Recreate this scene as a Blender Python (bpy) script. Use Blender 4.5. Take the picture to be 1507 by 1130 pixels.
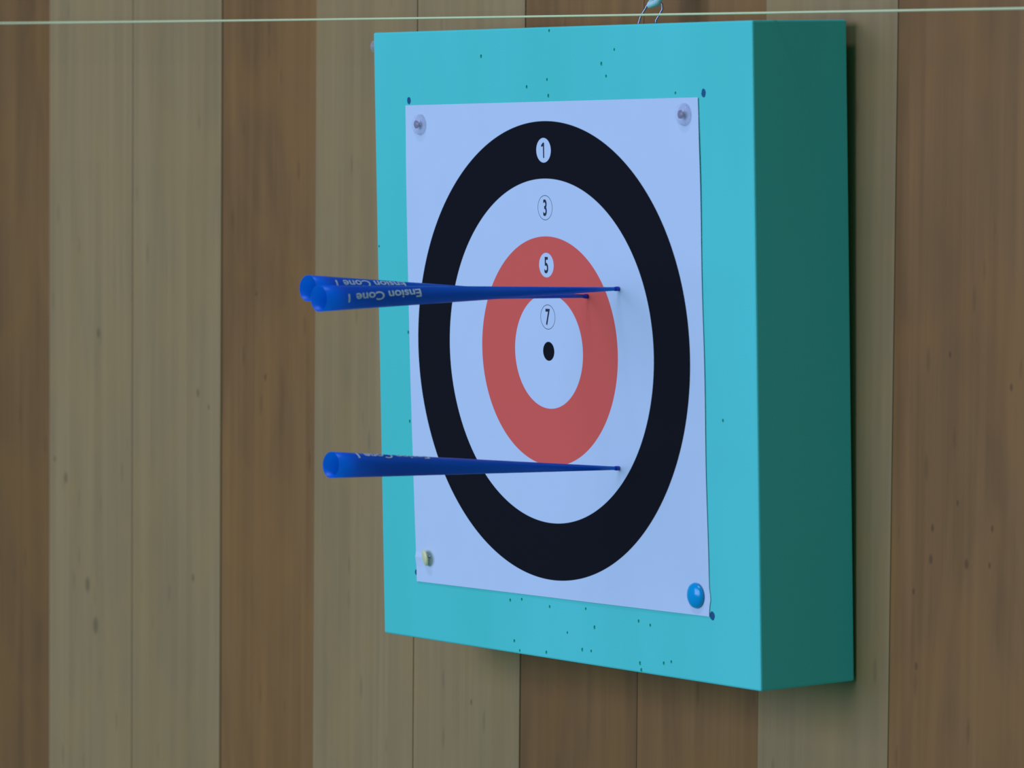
import bpy, bmesh, math, random
from mathutils import Matrix, Vector, noise

for o in list(bpy.data.objects):
    bpy.data.objects.remove(o, do_unlink=True)
S = bpy.context.scene
COL = S.collection

# ------------------------------------------------------------------ camera
cd = bpy.data.cameras.new('camera')
cam = bpy.data.objects.new('camera', cd)
COL.objects.link(cam)
Rm = Matrix(((0.583719, -0.063659, 0.809456),
             (0.811917, 0.036074, -0.582657),
             (0.007891, 0.997319, 0.072743)))
cam.matrix_world = Matrix.Translation((1.92676, -1.41085, 1.55689)) @ Rm.to_4x4()
cd.sensor_width = 36
cd.lens = 161.185
cd.clip_start = 0.05
cd.dof.use_dof = True
cd.dof.focus_distance = 2.40
cd.dof.aperture_fstop = 16.0
S.camera = cam

# ------------------------------------------------------------------ light
W = bpy.data.worlds.new('world')
S.world = W
W.use_nodes = True
bg = W.node_tree.nodes['Background']
bg.inputs['Color'].default_value = (0.19, 0.88, 1.08, 1)
bg.inputs['Strength'].default_value = 0.215


def area(name, loc, target, sx, sy, power, col):
    l = bpy.data.lights.new(name, 'AREA')
    l.shape = 'RECTANGLE'
    l.size = sx
    l.size_y = sy
    l.energy = power
    l.color = col
    o = bpy.data.objects.new(name, l)
    COL.objects.link(o)
    o.location = loc
    o.rotation_euler = (Vector(target) - Vector(loc)).to_track_quat('-Z', 'Y').to_euler()
    return o


# broad window light from the open hall in front of the wall, and a lamp high on the ceiling
area('window_light', (-0.55, -4.4, 2.35), (0, 0, 1.4), 3.6, 2.4, 215, (0.43, 0.50, 0.93))
area('ceiling_lamp', (0.15, -1.5, 4.3), (0.1, 0, 1.4), 1.2, 0.35, 34, (0.43, 0.51, 0.93))

S.view_settings.view_transform = 'Standard'
S.view_settings.look = 'None'
S.view_settings.gamma = 1
S.view_settings.use_curve_mapping = False
S.view_settings.exposure = 0.0


# ------------------------------------------------------------------ helpers
def srgb(r, g, b):
    f = lambda c: (c / 255 / 12.92) if c / 255 <= 0.04045 else ((c / 255 + 0.055) / 1.055) ** 2.4
    return (f(r), f(g), f(b), 1)


class NT:
    def __init__(s, name):
        s.m = bpy.data.materials.new(name)
        s.m.use_nodes = True
        s.t = s.m.node_tree
        s.n = s.t.nodes
        s.bsdf = s.n['Principled BSDF']
        s.out = s.n['Material Output']

    def add(s, typ, **kw):
        n = s.n.new(typ)
        for k, v in kw.items():
            setattr(n, k, v)
        return n

    def put(s, sock, v):
        if isinstance(v, bpy.types.NodeSocket):
            s.t.links.new(v, sock)
        elif v is not None:
            sock.default_value = v

    def math(s, op, a, b=None, c=None, clamp=False):
        n = s.add('ShaderNodeMath', operation=op, use_clamp=clamp)
        for i, v in enumerate((a, b, c)):
            s.put(n.inputs[i], v)
        return n.outputs[0]

    def mix(s, f, a, b, mode='MIX'):
        n = s.add('ShaderNodeMix', data_type='RGBA', blend_type=mode)
        s.put(n.inputs[0], f)
        s.put(n.inputs[6], a)
        s.put(n.inputs[7], b)
        return n.outputs[2]

    def coords(s):
        return s.add('ShaderNodeTexCoord').outputs['Object']

    def mapping(s, v, scale=(1, 1, 1), loc=(0, 0, 0), rot=(0, 0, 0)):
        n = s.add('ShaderNodeMapping')
        s.put(n.inputs['Vector'], v)
        n.inputs['Scale'].default_value = scale
        n.inputs['Location'].default_value = loc
        n.inputs['Rotation'].default_value = rot
        return n.outputs[0]

    def noise(s, v, scale, detail=3, rough=0.5, dist=0):
        n = s.add('ShaderNodeTexNoise')
        s.put(n.inputs['Vector'], v)
        n.inputs['Scale'].default_value = scale
        n.inputs['Detail'].default_value = detail
        n.inputs['Roughness'].default_value = rough
        n.inputs['Distortion'].default_value = dist
        return n.outputs[0]

    def ramp(s, v, a, b, lo=0.0, hi=1.0):
        n = s.add('ShaderNodeMapRange')
        n.interpolation_type = 'SMOOTHSTEP'
        s.put(n.inputs[0], v)
        for i, x in zip((1, 2, 3, 4), (a, b, lo, hi)):
            n.inputs[i].default_value = x
        return n.outputs[0]

    def bump(s, h, strength, dist):
        n = s.add('ShaderNodeBump')
        n.inputs['Strength'].default_value = strength
        n.inputs['Distance'].default_value = dist
        s.put(n.inputs['Height'], h)
        s.put(s.bsdf.inputs['Normal'], n.outputs[0])


def plain(name, col, rough=0.5, metal=0.0, trans=0.0, spec=0.5, grain=0.08, scale=300):
    N = NT(name)
    c = N.coords()
    nz = N.noise(c, scale, 3)
    dark = tuple(x * (1 - grain) for x in col[:3]) + (1,)
    N.put(N.bsdf.inputs['Base Color'], N.mix(nz, dark, col))
    N.bsdf.inputs['Roughness'].default_value = rough
    N.bsdf.inputs['Metallic'].default_value = metal
    N.bsdf.inputs['Transmission Weight'].default_value = trans
    N.bsdf.inputs['Specular IOR Level'].default_value = spec
    return N.m


def wood(name, base, dark, seed, knots=(), streak=0.5, blotch=0.4):
    """vertical plank: object X across the plank, object Z along the grain"""
    N = NT(name)
    c0 = N.coords()
    off = (seed * 3.17, seed * 1.3, seed * 5.71)
    c = N.mapping(c0, loc=off)
    # slow wavering of the grain
    fine = N.noise(N.mapping(c, (260, 40, 5)), 1, 4, 0.6)
    med = N.noise(N.mapping(c, (70, 20, 1.6)), 1, 3, 0.55, 0.6)
    big = N.noise(N.mapping(c, (18, 8, 3.2)), 1, 3, 0.55, 1.2)
    hue = N.noise(N.mapping(c, (26, 10, 14)), 1, 2, 0.5)
    f = N.math('ADD', N.math('MULTIPLY', N.ramp(med, 0.36, 0.68), streak),
               N.math('MULTIPLY', N.ramp(big, 0.38, 0.66), blotch), clamp=True)
    col = N.mix(f, base, dark)
    col = N.mix(N.math('MULTIPLY', N.ramp(fine, 0.35, 0.7), 0.22), col, tuple(x * 0.72 for x in dark[:3]) + (1,))
    warm = tuple(min(1, x * k) for x, k in zip(base[:3], (1.04, 0.97, 0.72))) + (1,)
    col = N.mix(N.math('MULTIPLY', N.ramp(hue, 0.45, 0.65), 0.35), col, warm)
    # pores: short dark dashes along the grain
    v = N.add('ShaderNodeTexVoronoi')
    N.put(v.inputs['Vector'], N.mapping(c, (150, 60, 34)))
    v.inputs['Scale'].default_value = 1
    sep = N.add('ShaderNodeSeparateColor')
    N.put(sep.inputs[0], v.outputs['Color'])
    pore = N.math('MULTIPLY', N.ramp(v.outputs['Distance'], 0.10, 0.32, 1, 0), N.math('GREATER_THAN', sep.outputs[0], 0.86))
    col = N.mix(N.math('MULTIPLY', pore, 0.30), col, tuple(x * 0.5 for x in dark[:3]) + (1,))
    if knots:
        x = N.add('ShaderNodeSeparateXYZ')
        N.put(x.inputs[0], c0)
        tot = None
        for kx, kz, r in knots:
            a = N.math('DIVIDE', N.math('SUBTRACT', x.outputs[0], kx), r)
            b = N.math('DIVIDE', N.math('SUBTRACT', x.outputs[2], kz), r * 1.7)
            d = N.math('ADD', N.math('MULTIPLY', a, a), N.math('MULTIPLY', b, b))
            k = N.ramp(d, 0.05, 1.4, 1, 0)
            tot = k if tot is None else N.math('MAXIMUM', tot, k)
        col = N.mix(N.math('MULTIPLY', tot, 0.5), col, tuple(x * 0.30 for x in dark[:3]) + (1,))
    N.put(N.bsdf.inputs['Base Color'], col)
    N.bsdf.inputs['Roughness'].default_value = 0.55
    N.bsdf.inputs['Specular IOR Level'].default_value = 0.3
    N.bump(fine, 0.25, 0.0004)
    return N.m


def link(name, bm, mat, parent=None, smooth=False):
    me = bpy.data.meshes.new(name)
    bm.to_mesh(me)
    bm.free()
    if smooth:
        for p in me.polygons:
            p.use_smooth = True
    me.materials.append(mat)
    o = bpy.data.objects.new(name, me)
    COL.objects.link(o)
    if parent is not None:
        o.parent = parent
    return o


def empty(name, mw):
    o = bpy.data.objects.new(name, None)
    COL.objects.link(o)
    o.empty_display_size = 0.03
    o.matrix_world = mw
    return o


def tag(o, label=None, cat=None, group=None, kind=None):
    for k, v in (('label', label), ('category', cat), ('group', group), ('kind', kind)):
        if v:
            o[k] = v
    return o


def box_bm(x0, x1, y0, y1, z0, z1, bevel=0.0, seg=1):
    bm = bmesh.new()
    bmesh.ops.create_cube(bm, size=1)
    for v in bm.verts:
        v.co = Vector((x0 + (v.co.x + .5) * (x1 - x0), y0 + (v.co.y + .5) * (y1 - y0), z0 + (v.co.z + .5) * (z1 - z0)))
    if bevel:
        bmesh.ops.bevel(bm, geom=list(bm.edges), offset=bevel, segments=seg, affect='EDGES', profile=0.5)
    return bm


def tube_bm(pts, r, n=10, closed=False, bm=None):
    """round tube along points (r a number or a list)"""
    bm = bm or bmesh.new()
    pts = [Vector(p) for p in pts]
    m = len(pts)
    rings = []
    up = None
    for i, p in enumerate(pts):
        a = pts[(i - 1) % m] if (i or closed) else p
        b = pts[(i + 1) % m] if (i < m - 1 or closed) else p
        t = (b - a).normalized()
        if up is None:
            up = t.orthogonal().normalized()
        up = (up - t * up.dot(t)).normalized()
        s = t.cross(up)
        rr = r[i] if isinstance(r, (list, tuple)) else r
        rings.append([bm.verts.new(p + (up * math.cos(k * math.tau / n) + s * math.sin(k * math.tau / n)) * rr) for k in range(n)])
    for i in range(m if closed else m - 1):
        A, B = rings[i], rings[(i + 1) % m]
        sh = 0
        if closed and i == m - 1:
            sh = min(range(n), key=lambda q: (A[0].co - B[q].co).length)
        for k in range(n):
            bm.faces.new((A[k], A[(k + 1) % n], B[(k + 1 + sh) % n], B[(k + sh) % n]))
    if not closed:
        bm.faces.new(rings[0][::-1])
        bm.faces.new(rings[-1])
    bmesh.ops.recalc_face_normals(bm, faces=bm.faces)
    return bm


def lathe_bm(prof, n=28, bm=None, mat=None):
    """profile of (radius, height); height runs along -Y (out of the board)"""
    bm = bm or bmesh.new()
    rings = []
    for r, h in prof:
        if r < 1e-6:
            rings.append([bm.verts.new((0, -h, 0))])
        else:
            rings.append([bm.verts.new((r * math.cos(k * math.tau / n), -h, r * math.sin(k * math.tau / n))) for k in range(n)])
    for A, B in zip(rings, rings[1:]):
        for k in range(n):
            k2 = (k + 1) % n
            if len(A) == 1 and len(B) == 1:
                continue
            if len(A) == 1:
                bm.faces.new((A[0], B[k2], B[k]))
            elif len(B) == 1:
                bm.faces.new((A[k], A[k2], B[0]))
            else:
                bm.faces.new((A[k], A[k2], B[k2], B[k]))
    bmesh.ops.recalc_face_normals(bm, faces=bm.faces)
    if mat is not None:
        bm.transform(mat)
    return bm


def text_mesh(body, size, offset=0.0, sx=1.0):
    """flat lettering as a triangulated bmesh in XY, centred on the origin"""
    cu = bpy.data.curves.new('lettering', 'FONT')
    cu.body = body
    cu.size = size
    cu.offset = offset
    cu.align_x = 'CENTER'
    cu.align_y = 'CENTER'
    cu.resolution_u = 6
    o = bpy.data.objects.new('lettering', cu)
    COL.objects.link(o)
    dg = bpy.context.evaluated_depsgraph_get()
    dg.update()
    me = bpy.data.meshes.new_from_object(o.evaluated_get(dg))
    bm = bmesh.new()
    bm.from_mesh(me)
    bpy.data.objects.remove(o)
    bpy.data.curves.remove(cu)
    bpy.data.meshes.remove(me)
    bmesh.ops.triangulate(bm, faces=bm.faces)
    xs = [v.co.x for v in bm.verts]
    ys = [v.co.y for v in bm.verts]
    cx, cy = (min(xs) + max(xs)) / 2, (min(ys) + max(ys)) / 2
    for v in bm.verts:
        v.co = Vector(((v.co.x - cx) * sx, v.co.y - cy, 0))
    return bm


# ------------------------------------------------------------------ the wall
YW = 0.0642                       # front surface of the planks that stand proudest
LIGHT = srgb(172, 135, 83)
LIGHT2 = srgb(157, 122, 74)
DARK = srgb(152, 103, 50)
DARK2 = srgb(126, 83, 38)
edges = [-0.632, -0.529, -0.4255, -0.3218, -0.2176, -0.1138, -0.0070, 0.0966, 0.1998, 0.3035]
tones = 'DLLDLLDDLD'              # tone of the plank left of each edge, the first being the one left of -0.632
proud = [0.8, 0.2, 0.4, 1.1, 0.3, 0.5, 0.9, 0.7, 0.0, 0.5]
left, right = [], []
x = edges[0]
for k in range(9):
    x -= 0.1036
    left.insert(0, x)
x = edges[-1]
for k in range(14):
    x += 0.1036
    right.append(x)
allx = left + edges + right
random.seed(4)
tl = 'LDLLDLLD' + tones
tr = ''.join(random.choice('LLD') for _ in range(14))
alltone = tl + tr
allproud = [random.choice((0.2, 0.5, 0.9)) for _ in range(8)] + proud + [random.choice((0.2, 0.6, 1.0)) for _ in range(14)]
knots = {
    9: [(-0.57, 1.3764, .0022), (-0.6106, 1.2814, .0024), (-0.5831, 1.2154, .0032), (-0.5729, 1.1904, .0036), (-0.6245, 1.2925, .0014)],
    10: [(-0.4513, 1.3463, .0018), (-0.4562, 1.2323, .0016), (-0.4388, 1.3384, .0012)],
    11: [(-0.3761, 1.3606, .0014), (-0.3863, 1.4101, .0010)],
    13: [(-0.2469, 1.1771, .0010), (-0.16, 1.1912, .0011)],
    17: [(0.2421, 1.4103, .0011), (0.2868, 1.3972, .0013), (0.2309, 1.3244, .0013), (0.2564, 1.3091, .0017), (0.2747, 1.328, .0012),
         (0.2732, 1.31, .0011), (0.2202, 1.255, .0014), (0.2492, 1.3383, .0010), (0.2174, 1.2918, .0011), (0.2300, 1.3089, .0016)],
}
backing = tag(link('wall_back', box_bm(allx[0], allx[-1], YW + 0.019, YW + 0.06, 0.0, 3.0), plain('backing_board', srgb(50, 38, 28), 0.9)),
              'wall clad in vertical light and dark wooden boards', kind='structure')
for i in range(len(allx) - 1):
    dk = alltone[i] == 'D'
    random.seed(i * 7 + 1)
    j = random.uniform(0.94, 1.05)
    sc = lambda c, q: tuple(v * q for v in c[:3]) + (1,)
    m = wood('dark_stained_oak' if dk else 'light_oak', sc(DARK if dk else LIGHT, j), sc(DARK2 if dk else LIGHT2, j), i + 1,
             knots.get(i, ()), 0.45 if dk else 0.5, 0.55 if dk else 0.4)
    pr = allproud[i] * 0.001
    o = link('plank', box_bm(allx[i] + (0.0 if i == 17 else 0.00026), allx[i + 1] - (0.0 if i == 16 else 0.00026), YW + pr, YW + 0.019, 0.0, 3.0, 0.0006, 2), m, backing)

# ------------------------------------------------------------------ the foam target board
TB = Matrix.Translation((0, 0, 1.4)) @ Matrix.Rotation(math.radians(-1.15), 4, 'Y') @ Matrix.Rotation(math.radians(0.9), 4, 'X')
BL, BR, BB, BT, BD = -0.1589, 0.1725, -0.1618, 0.1687, 0.0601

N = NT('teal_foam')
c = N.coords()
f1 = N.noise(c, 900, 2, 0.6)
f2 = N.noise(N.mapping(c, (9, 9, 2.2)), 1, 3, 0.5)
col = N.mix(N.ramp(f2, 0.3, 0.7), srgb(86, 208, 182), srgb(97, 216, 194))
col = N.mix(N.math('MULTIPLY', f1, 0.15), col, srgb(70, 185, 166))
N.put(N.bsdf.inputs['Base Color'], col)
N.bsdf.inputs['Roughness'].default_value = 0.8
N.bsdf.inputs['Specular IOR Level'].default_value = 0.2
N.bump(f1, 0.2, 0.0003)
foam = N.m

OFF = Vector(((BL + BR) / 2, BD / 2, BB))           # base point of the thing
board = empty('target_board', TB @ Matrix.Translation(OFF))
tag(board, 'thick square teal foam target board hanging on the wooden wall', 'target board')
toboard = Matrix.Translation(-OFF)

holes = [(-0.0572, 0.1543), (0.0601, 0.1561), (0.049, 0.149), (0.0528, 0.1427), (0.0016, 0.1415), (-0.0165, 0.1378), (0.0026, 0.1330),
         (0.0042, 0.1668), (0.1104, 0.1336), (0.1452, -0.029), (-0.0389, -0.1338), (-0.0284, -0.1325), (-0.0035, -0.1344),
         (0.0283, -0.1328), (0.0118, -0.1467), (0.0357, -0.1418), (0.0832, -0.1366), (-0.0358, -0.1553), (-0.031, -0.1600),
         (-0.0071, -0.1588), (0.0247, -0.1545), (0.0324, -0.1545), (0.0742, -0.1569), (0.0752, -0.1604), (0.0941, -0.1551),
         (0.1003, -0.1538), (-0.1301, 0.0054), (-0.1303, -0.0433), (-0.1570, 0.0518), (0.0735, -0.1353)]
bb = bmesh.new()
for i, (hx, hz) in enumerate(holes):
    random.seed(i)
    r = random.uniform(0.00075, 0.00115)
    w = random.uniform(-.15, .15)
    t = bmesh.new()
    bmesh.ops.create_cone(t, cap_ends=True, segments=10, radius1=r, radius2=r * 0.8, depth=0.0035,
                          matrix=Matrix.Translation((hx, -0.0008, hz)) @ Matrix.Rotation(-math.pi / 2 + w * .3, 4, 'X'))
    for v in t.verts:
        v.co.z = hz + (v.co.z - hz) * 1.2
    me_ = bpy.data.meshes.new('t')
    t.to_mesh(me_)
    t.free()
    bb.from_mesh(me_)
    bpy.data.meshes.remove(me_)
cm = bpy.data.meshes.new('cutter')
bb.to_mesh(cm)
bb.free()
cut = bpy.data.objects.new('cutter', cm)
COL.objects.link(cut)
blk = link('foam_block', box_bm(BL, BR, 0, BD, BB, BT, 0.0009, 2), foam)
md = blk.modifiers.new('b', 'BOOLEAN')
md.operation = 'DIFFERENCE'
md.solver = 'EXACT'
md.object = cut
dg = bpy.context.evaluated_depsgraph_get()
dg.update()
nm = bpy.data.meshes.new_from_object(blk.evaluated_get(dg))
blk.modifiers.clear()
old = blk.data
blk.data = nm
nm.name = 'foam_block'
bpy.data.meshes.remove(old)
bpy.data.objects.remove(cut)
nm.materials.clear()
nm.materials.append(foam)
nm.transform(toboard)
blk.parent = board

ink = plain('navy_ink', srgb(0, 82, 120), 0.5)
for hx, hz, rx, rz in ((-0.1254, 0.1314, .0017, .0020), (0.1332, 0.1336, .0018, .0022), (0.1345, -0.1274, .0021, .0022), (-0.1262, -0.1256, .0016, .0017)):
    bm = bmesh.new()
    bmesh.ops.create_cone(bm, cap_ends=True, segments=14, radius1=1, radius2=0.9, depth=0.00012,
                          matrix=Matrix.Diagonal((rx, 1, rz, 1)) @ Matrix.Rotation(math.pi / 2, 4, 'X'))
    random.seed(int(hx * 1e4))
    for v in bm.verts:
        v.co.x += random.uniform(-.0002, .0002)
        v.co.z += random.uniform(-.0002, .0002)
    bm.transform(toboard @ Matrix.Translation((hx, -0.00007, hz)))
    tag(link('ink_mark', bm, ink, board), 'dark blue ink dot on the teal foam')

wire = plain('grey_steel_wire', (0.33, 0.33, 0.36, 1), 0.35, 1.0)
# wire eye in the top of the board
loop = [(0.0284, .040, .1640), (0.0284, .040, .1700), (0.0290, .041, .1735), (0.0306, .042, .1762), (0.0330, .043, .1800), (0.0355, .044, .1816),
        (0.0385, .045, .1815), (0.0408, .046, .1795), (0.0410, .046, .1768), (0.0396, .045, .1740), (0.0380, .044, .1712), (0.0372, .044, .1640)]
bm = tube_bm(loop, 0.00055, 8)
bm.transform(toboard)
tag(link('wire_eye', bm, wire, board, True), 'grey wire loop in the top edge')

# ------------------------------------------------------------------ paper target face
PO = Vector((0.0, 0.0, -0.128))
paper = empty('paper_target', TB @ Matrix.Translation(PO))
tag(paper, 'white paper target with black and red rings and numbers, pinned to the teal board', 'target')
topaper = Matrix.Translation(-PO)
N = NT('printed_paper')
c = N.coords()
x = N.add('ShaderNodeSeparateXYZ')
N.put(x.inputs[0], c)
px = x.outputs[0]
pz = N.math('SUBTRACT', x.outputs[2], 0.128)


def disc(cx, cz, r, aa=0.00022):
    a = N.math('SUBTRACT', px, cx)
    b = N.math('SUBTRACT', pz, cz)
    d = N.math('SQRT', N.math('ADD', N.math('MULTIPLY', a, a), N.math('MULTIPLY', b, b)))
    return N.ramp(d, r - aa, r + aa, 1, 0)


white = srgb(212, 219, 222)
black = srgb(22, 18, 22)
red = srgb(241, 99, 80)
fib = N.noise(c, 60, 3, 0.5)
wh = N.mix(fib, white, tuple(v * 0.96 for v in white[:3]) + (1,))
col = N.mix(disc(0, 0, 0.120), wh, black)
col = N.mix(disc(0, 0, 0.090), col, wh)
col = N.mix(disc(0, 0, 0.060), col, red)
col = N.mix(disc(0, 0, 0.030), col, wh)
col = N.mix(disc(0, 0, 0.0050), col, black)
col = N.mix(disc(-.0018, .1048, 0.0064), col, wh)
col = N.mix(disc(-.0007, .0450, 0.0064), col, wh)
for lx, lz in ((-.0011, .0749), (-.0002, .0179)):
    col = N.mix(disc(lx, lz, 0.0065), col, black)
    col = N.mix(disc(lx, lz, 0.0062), col, wh)
N.put(N.bsdf.inputs['Base Color'], col)
N.bsdf.inputs['Roughness'].default_value = 0.75
N.bsdf.inputs['Specular IOR Level'].default_value = 0.1
pmat = N.m
TL, TR, PBR, PBL = (-0.1281, 0.1288), (0.1296, 0.1314), (0.1326, -0.1279), (-0.1252, -0.1304)
pins = [(-0.1148, 0.1185), (0.1179, 0.1230), (-0.1137, -0.1165), (0.1224, -0.1181)]


def lift(x, z, u, v):
    e = max(abs(u - .5), abs(v - .5)) * 2
    l = 0.00035 + 0.00022 * max(0, (e - 0.86) / 0.14) ** 1.5
    l *= 0.55 + 0.9 * noise.noise(Vector((x * 9, z * 9, 3.1)))  + 0.45
    for a, b in pins:
        d = math.hypot(x - a, z - b)
        l *= 1 - 0.9 * math.exp(-(d / 0.011) ** 2)
    l += 0.00012 * noise.noise(Vector((x * 25, z * 12, 1.0)))
    # crease running from the left edge to the lower left tack
    if x < -0.1137:
        l += 0.0007 * math.exp(-((z + 0.1175) / 0.0022) ** 2) * min(1, (-0.1137 - x) / 0.006)
    return max(l, 0.00008)


nx = 96
bm = bmesh.new()
F, B = [], []
for j in range(nx + 1):
    v = j / nx
    fr, bk = [], []
    for i in range(nx + 1):
        u = i / nx
        top = Vector(TL).lerp(Vector(TR), u)
        bot = Vector(PBL).lerp(Vector(PBR), u)
        p = bot.lerp(top, v)
        xx = p.x - 0.0016 * math.sin(math.pi * v) * (1 - u) ** 4 + 0.0003 * math.sin(v * 17) * u ** 8
        # small nick in the right edge beside the blue tack
        xx -= 0.0011 * math.exp(-((v - 0.035) / 0.012) ** 2) * u ** 30 * -1
        l = lift(xx, p.y, u, v)
        fr.append(bm.verts.new((xx, -l - 0.00014, p.y)))
        bk.append(bm.verts.new((xx, -l, p.y)))
    F.append(fr)
    B.append(bk)
for j in range(nx):
    for i in range(nx):
        bm.faces.new((F[j][i], F[j][i + 1], F[j + 1][i + 1], F[j + 1][i]))
        bm.faces.new((B[j][i], B[j + 1][i], B[j + 1][i + 1], B[j][i + 1]))
for k in range(nx):
    bm.faces.new((F[0][k], B[0][k], B[0][k + 1], F[0][k + 1]))
    bm.faces.new((F[nx][k], F[nx][k + 1], B[nx][k + 1], B[nx][k]))
    bm.faces.new((F[k][0], F[k + 1][0], B[k + 1][0], B[k][0]))
    bm.faces.new((F[k][nx], B[k][nx], B[k + 1][nx], F[k + 1][nx]))
bm.transform(topaper)
link('paper_sheet', bm, pmat, paper)
inkb = plain('black_print', srgb(30, 30, 48), 0.6)
for ch, lx, lz in (('1', -.0018, .1048), ('3', -.0011, .0749), ('5', -.0007, .0450), ('7', -.0002, .0179)):
    if ch == '1':
        bm = bmesh.new()
        for quad in (((-0.0003, -0.0040), (0.0006, -0.0040), (0.0006, 0.0040), (-0.0003, 0.0040)),
                     ((-0.0003, 0.0021), (-0.0003, 0.0040), (-0.0019, 0.0027), (-0.0019, 0.0018))):
            bm.faces.new([bm.verts.new((a, b, 0)) for a, b in quad])
    else:
        bm = text_mesh(ch, 0.0118, 0.00020, 0.66)
    ly = -0.00014 - max(lift(lx + a * .002, lz + b * .004, .5, (lz + b * .004 + .13) / .26) for a in (-1, 0, 1) for b in (-1, 0, 1)) - 0.00012
    bm.transform(topaper @ Matrix.Translation((lx, ly, lz)) @ Matrix.Rotation(math.pi / 2, 4, 'X'))
    link('printed_digit', bm, inkb, paper)


# ------------------------------------------------------------------ tacks
N = NT('clear_plastic')
N.bsdf.inputs['Base Color'].default_value = (0.88, 0.84, 0.88, 1)
N.bsdf.inputs['Roughness'].default_value = 0.08
tr = N.add('ShaderNodeBsdfTransparent')
tr.inputs['Color'].default_value = (0.95, 0.95, 0.97, 1)
lw = N.add('ShaderNodeLayerWeight')
lw.inputs['Blend'].default_value = 0.35
ms = N.add('ShaderNodeMixShader')
N.put(ms.inputs[0], N.ramp(lw.outputs['Facing'], 0.1, 1.0, 0.80, 0.35))
N.put(ms.inputs[1], N.bsdf.outputs[0])
N.put(ms.inputs[2], tr.outputs[0])
N.put(N.out.inputs['Surface'], ms.outputs[0])
clear = N.m
steel = plain('pin_steel', (0.35, 0.34, 0.38, 1), 0.3, 1.0)
mauve = plain('dull_cup_metal', (0.22, 0.12, 0.16, 1), 0.4, 0.6)
bluep = plain('blue_plastic', srgb(0, 160, 205), 0.18)
cream = plain('cream_plastic', srgb(250, 232, 160), 0.35)


def tack(name, label, cat, x, z, y, mat, prof, rot=None, pin=True, cup=None, group=None):
    base = TB @ Matrix.Translation((x, y, z)) @ (rot or Matrix.Identity(4))
    t = empty(name, base)
    tag(t, label, cat, group or ('tacks holding the paper target' if name == 'thumb_tack' else None))
    link('head', lathe_bm(prof, 32), mat, t, True)
    if pin:
        link('pin', lathe_bm([(0, 0.0010), (0.0006, 0.0008), (0.00055, -0.007), (0, -0.009)], 10), steel, t, True)
    if cup:
        link('metal_cup', lathe_bm(cup, 20), mauve, t, True)
    return t


push = [(0, 0), (0.0050, 0), (0.0056, 0.0006), (0.0056, 0.0016), (0.0038, 0.0016), (0.0022, 0.0026), (0.0018, 0.0050), (0.0022, 0.0068),
        (0.0034, 0.0078), (0.0036, 0.0086), (0.0030, 0.0092), (0, 0.0093)]
dome = [(0, 0), (0.0062, 0), (0.0065, 0.0004), (0.0062, 0.0012), (0.0052, 0.0020), (0.0036, 0.0027), (0.0018, 0.0030), (0, 0.0031)]
cdome = [(0, 0), (0.0054, 0), (0.0057, 0.0005), (0.0055, 0.0014), (0.0046, 0.0022), (0.0032, 0.0028), (0.0015, 0.0031), (0, 0.0031)]
cup = [(0, 0.0003), (0.0012, 0.0003), (0.0012, 0.0012), (0.0022, 0.0020), (0.0022, 0.0024), (0, 0.0025)]
R = math.radians
tack('thumb_tack', 'clear plastic tack in the upper left corner of the paper', 'tack', -0.1148, 0.1185, -0.0006, clear, cdome, cup=cup)
tack('thumb_tack', 'clear plastic tack in the upper right corner of the paper', 'tack', 0.1179, 0.1230, -0.0006, clear, cdome, cup=cup)
tack('thumb_tack', 'glossy blue domed tack in the lower right corner of the paper', 'tack', 0.1224, -0.1181, -0.0006, bluep, dome)
tack('thumb_tack', 'cream tack pressed in askew at the lower left corner of the paper', 'tack', -0.1137, -0.1165, -0.0024, cream,
     [(0, 0), (0.0042, 0), (0.0045, 0.0004), (0.0042, 0.0010), (0.0030, 0.0014), (0, 0.0016)],
     rot=Matrix.Rotation(R(-20), 4, 'Z') @ Matrix.Rotation(R(8), 4, 'X'))
tack('push_pin', 'clear pin stuck in the left side of the board near its top', 'tack', BL - 0.0001, 0.1612, 0.0075, clear, push,
     rot=Matrix.Rotation(R(-90), 4, 'Z'))


# ------------------------------------------------------------------ darts
N = NT('blue_dart_film')
c = N.coords()
nz = N.noise(c, 220, 2)
bc = N.mix(nz, srgb(20, 112, 236), srgb(28, 128, 242))
N.put(N.bsdf.inputs['Base Color'], bc)
N.bsdf.inputs['Roughness'].default_value = 0.32
tr = N.add('ShaderNodeBsdfTranslucent')
tr.inputs['Color'].default_value = srgb(40, 196, 236)
ms = N.add('ShaderNodeMixShader')
ms.inputs[0].default_value = 0.55
N.put(ms.inputs[1], N.bsdf.outputs[0])
N.put(ms.inputs[2], tr.outputs[0])
N.put(N.out.inputs['Surface'], ms.outputs[0])
film = N.m
plug = plain('blue_tip', srgb(5, 45, 170), 0.35)
printc = plain('white_dart_print', srgb(250, 246, 240), 0.6)

R0, R1 = 0.00095, 0.0064


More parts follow.
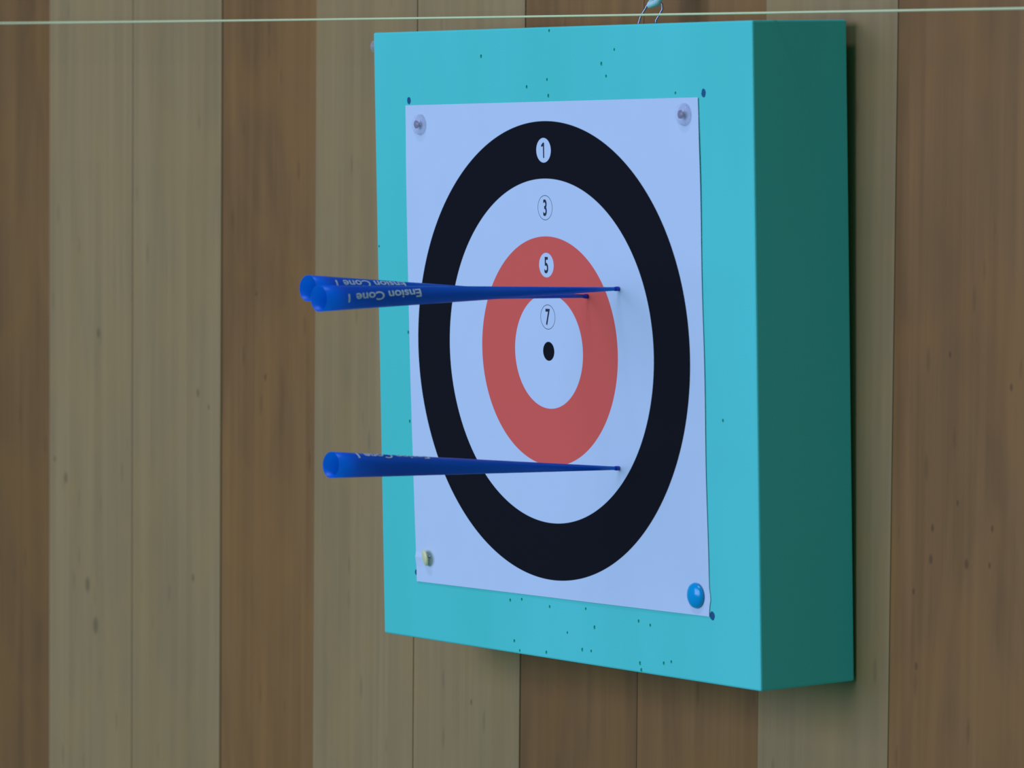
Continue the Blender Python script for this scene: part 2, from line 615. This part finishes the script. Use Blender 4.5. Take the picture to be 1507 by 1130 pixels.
def dart(label, tip, end, roll, rot_text, r1=R1):
    """tip: where it enters the board; end: centre of the open mouth (board coordinates)"""
    tip, end = Vector(tip), Vector(end)
    L = (end - tip).length
    ax = (end - tip).normalized()
    q = Vector((0, -1, 0)).rotation_difference(ax).to_matrix().to_4x4()
    d = empty('dart', TB @ Matrix.Translation(tip) @ q @ Matrix.Rotation(roll, 4, 'Y'))
    tag(d, label, 'dart', 'blue darts stuck in the target')
    th = 0.00012
    h0 = 0.004
    nseg = 14
    prof = []
    for k in range(nseg + 1):
        h = h0 + (L - h0) * k / nseg
        prof.append((R0 + (r1 - R0) * k / nseg, h))
    inner = [(r - th, h) for r, h in prof[::-1]]
    link('cone', lathe_bm([(0, h0)] + prof + inner[:-1] + [(0, h0 + 0.004)], 48), film, d, True)
    link('tip', lathe_bm([(0, -0.009), (0.0007, -0.004), (0.0008, 0.0006), (0.0012, 0.0008), (0.00125, 0.0022), (0.0010, 0.0040), (0, 0.0042)], 16), plug, d, True)
    # lettering wrapped on the film, tops of the letters turned down as in the photograph
    bm = text_mesh('Ension Cone 1', 0.0058, 0.00010, 1.0)
    for it in range(3):
        bmesh.ops.subdivide_edges(bm, edges=[e for e in bm.edges if e.calc_length() > 0.0007], cuts=1)
        bmesh.ops.triangulate(bm, faces=bm.faces)
    wide = max(v.co.x for v in bm.verts) * 2
    for v in list(bm.verts):
        along = v.co.x * 0.047 / wide
        round_ = v.co.y
        h = L - 0.0370 + along
        rr = R0 + (r1 - R0) * (h - h0) / (L - h0) + 0.00012
        a = rot_text - round_ / rr - along * 7.5
        v.co = Vector((rr * math.cos(a), -h, rr * math.sin(a)))
    tag(link('printed_text', bm, printc, d), 'pale worn lettering on the blue film')
    return d


dart('blue cone dart with white lettering, nearer of the two crossed upper darts', (0.0616, 0, 0.0343), (0.0790, -0.1950, 0.0378), 0, R(9))
dart('blue cone dart lying just behind and above the lettered upper dart', (0.0348, 0, 0.0297), (0.0575, -0.1872, 0.0419), 0, R(37))
dart('lone blue cone dart low on the target in the white ring below the red', (0.0594, 0, -0.0578), (0.0771, -0.1886, -0.0433), 0, R(68))

# ------------------------------------------------------------------ string and hanging cord
sm = plain('pale_string', srgb(232, 228, 160), 0.6)
pts = []
for k in range(81):
    t = k / 80
    xx = -1.5 + 3.0 * t
    sag = -0.0015 * (1 - ((xx + 0.12) / 0.5) ** 2) if abs(xx + .12) < .5 else 0
    pts.append((xx, 0.010, 1.5751 + 0.00713 * (xx - 0.0) + sag * 0.4))
tag(link('string', tube_bm(pts, 0.00058, 8), sm, None, True), 'thin pale string stretched across the top of the wall', 'string')

cordm = plain('pale_blue_cord', srgb(190, 222, 205), 0.6)
P = lambda x, y, z: TB @ Vector((x, y, z))
bm = bmesh.new()
E0 = [P(0.0338, .052, .30), P(0.0335, .050, .240), P(0.0335, .049, .200), P(0.0338, .048, .187), P(0.0350, .044, .1805), P(0.0368, .041, .1793),
      P(0.0388, .044, .1800), P(0.0400, .048, .186), P(0.0402, .049, .200), P(0.0400, .050, .240), P(0.0395, .052, .30)]
tag(link('hanging_cord', tube_bm(E0, 0.0019, 12), cordm, None, True), 'pale blue cord holding the wire loop above the board', 'cord')
nail = P(0.0367, 0.052, 0.300)
bm = lathe_bm([(0, 0.030), (0.004, 0.030), (0.004, 0.028), (0.0024, 0.0275), (0.0024, -0.004), (0, -0.006)], 16)
bm.transform(Matrix.Translation((nail.x, YW - 0.0 + 0.001, nail.z - 0.004)))
tag(link('nail', bm, steel, None, True), 'steel nail in the wall that carries the pale blue cord', 'nail')
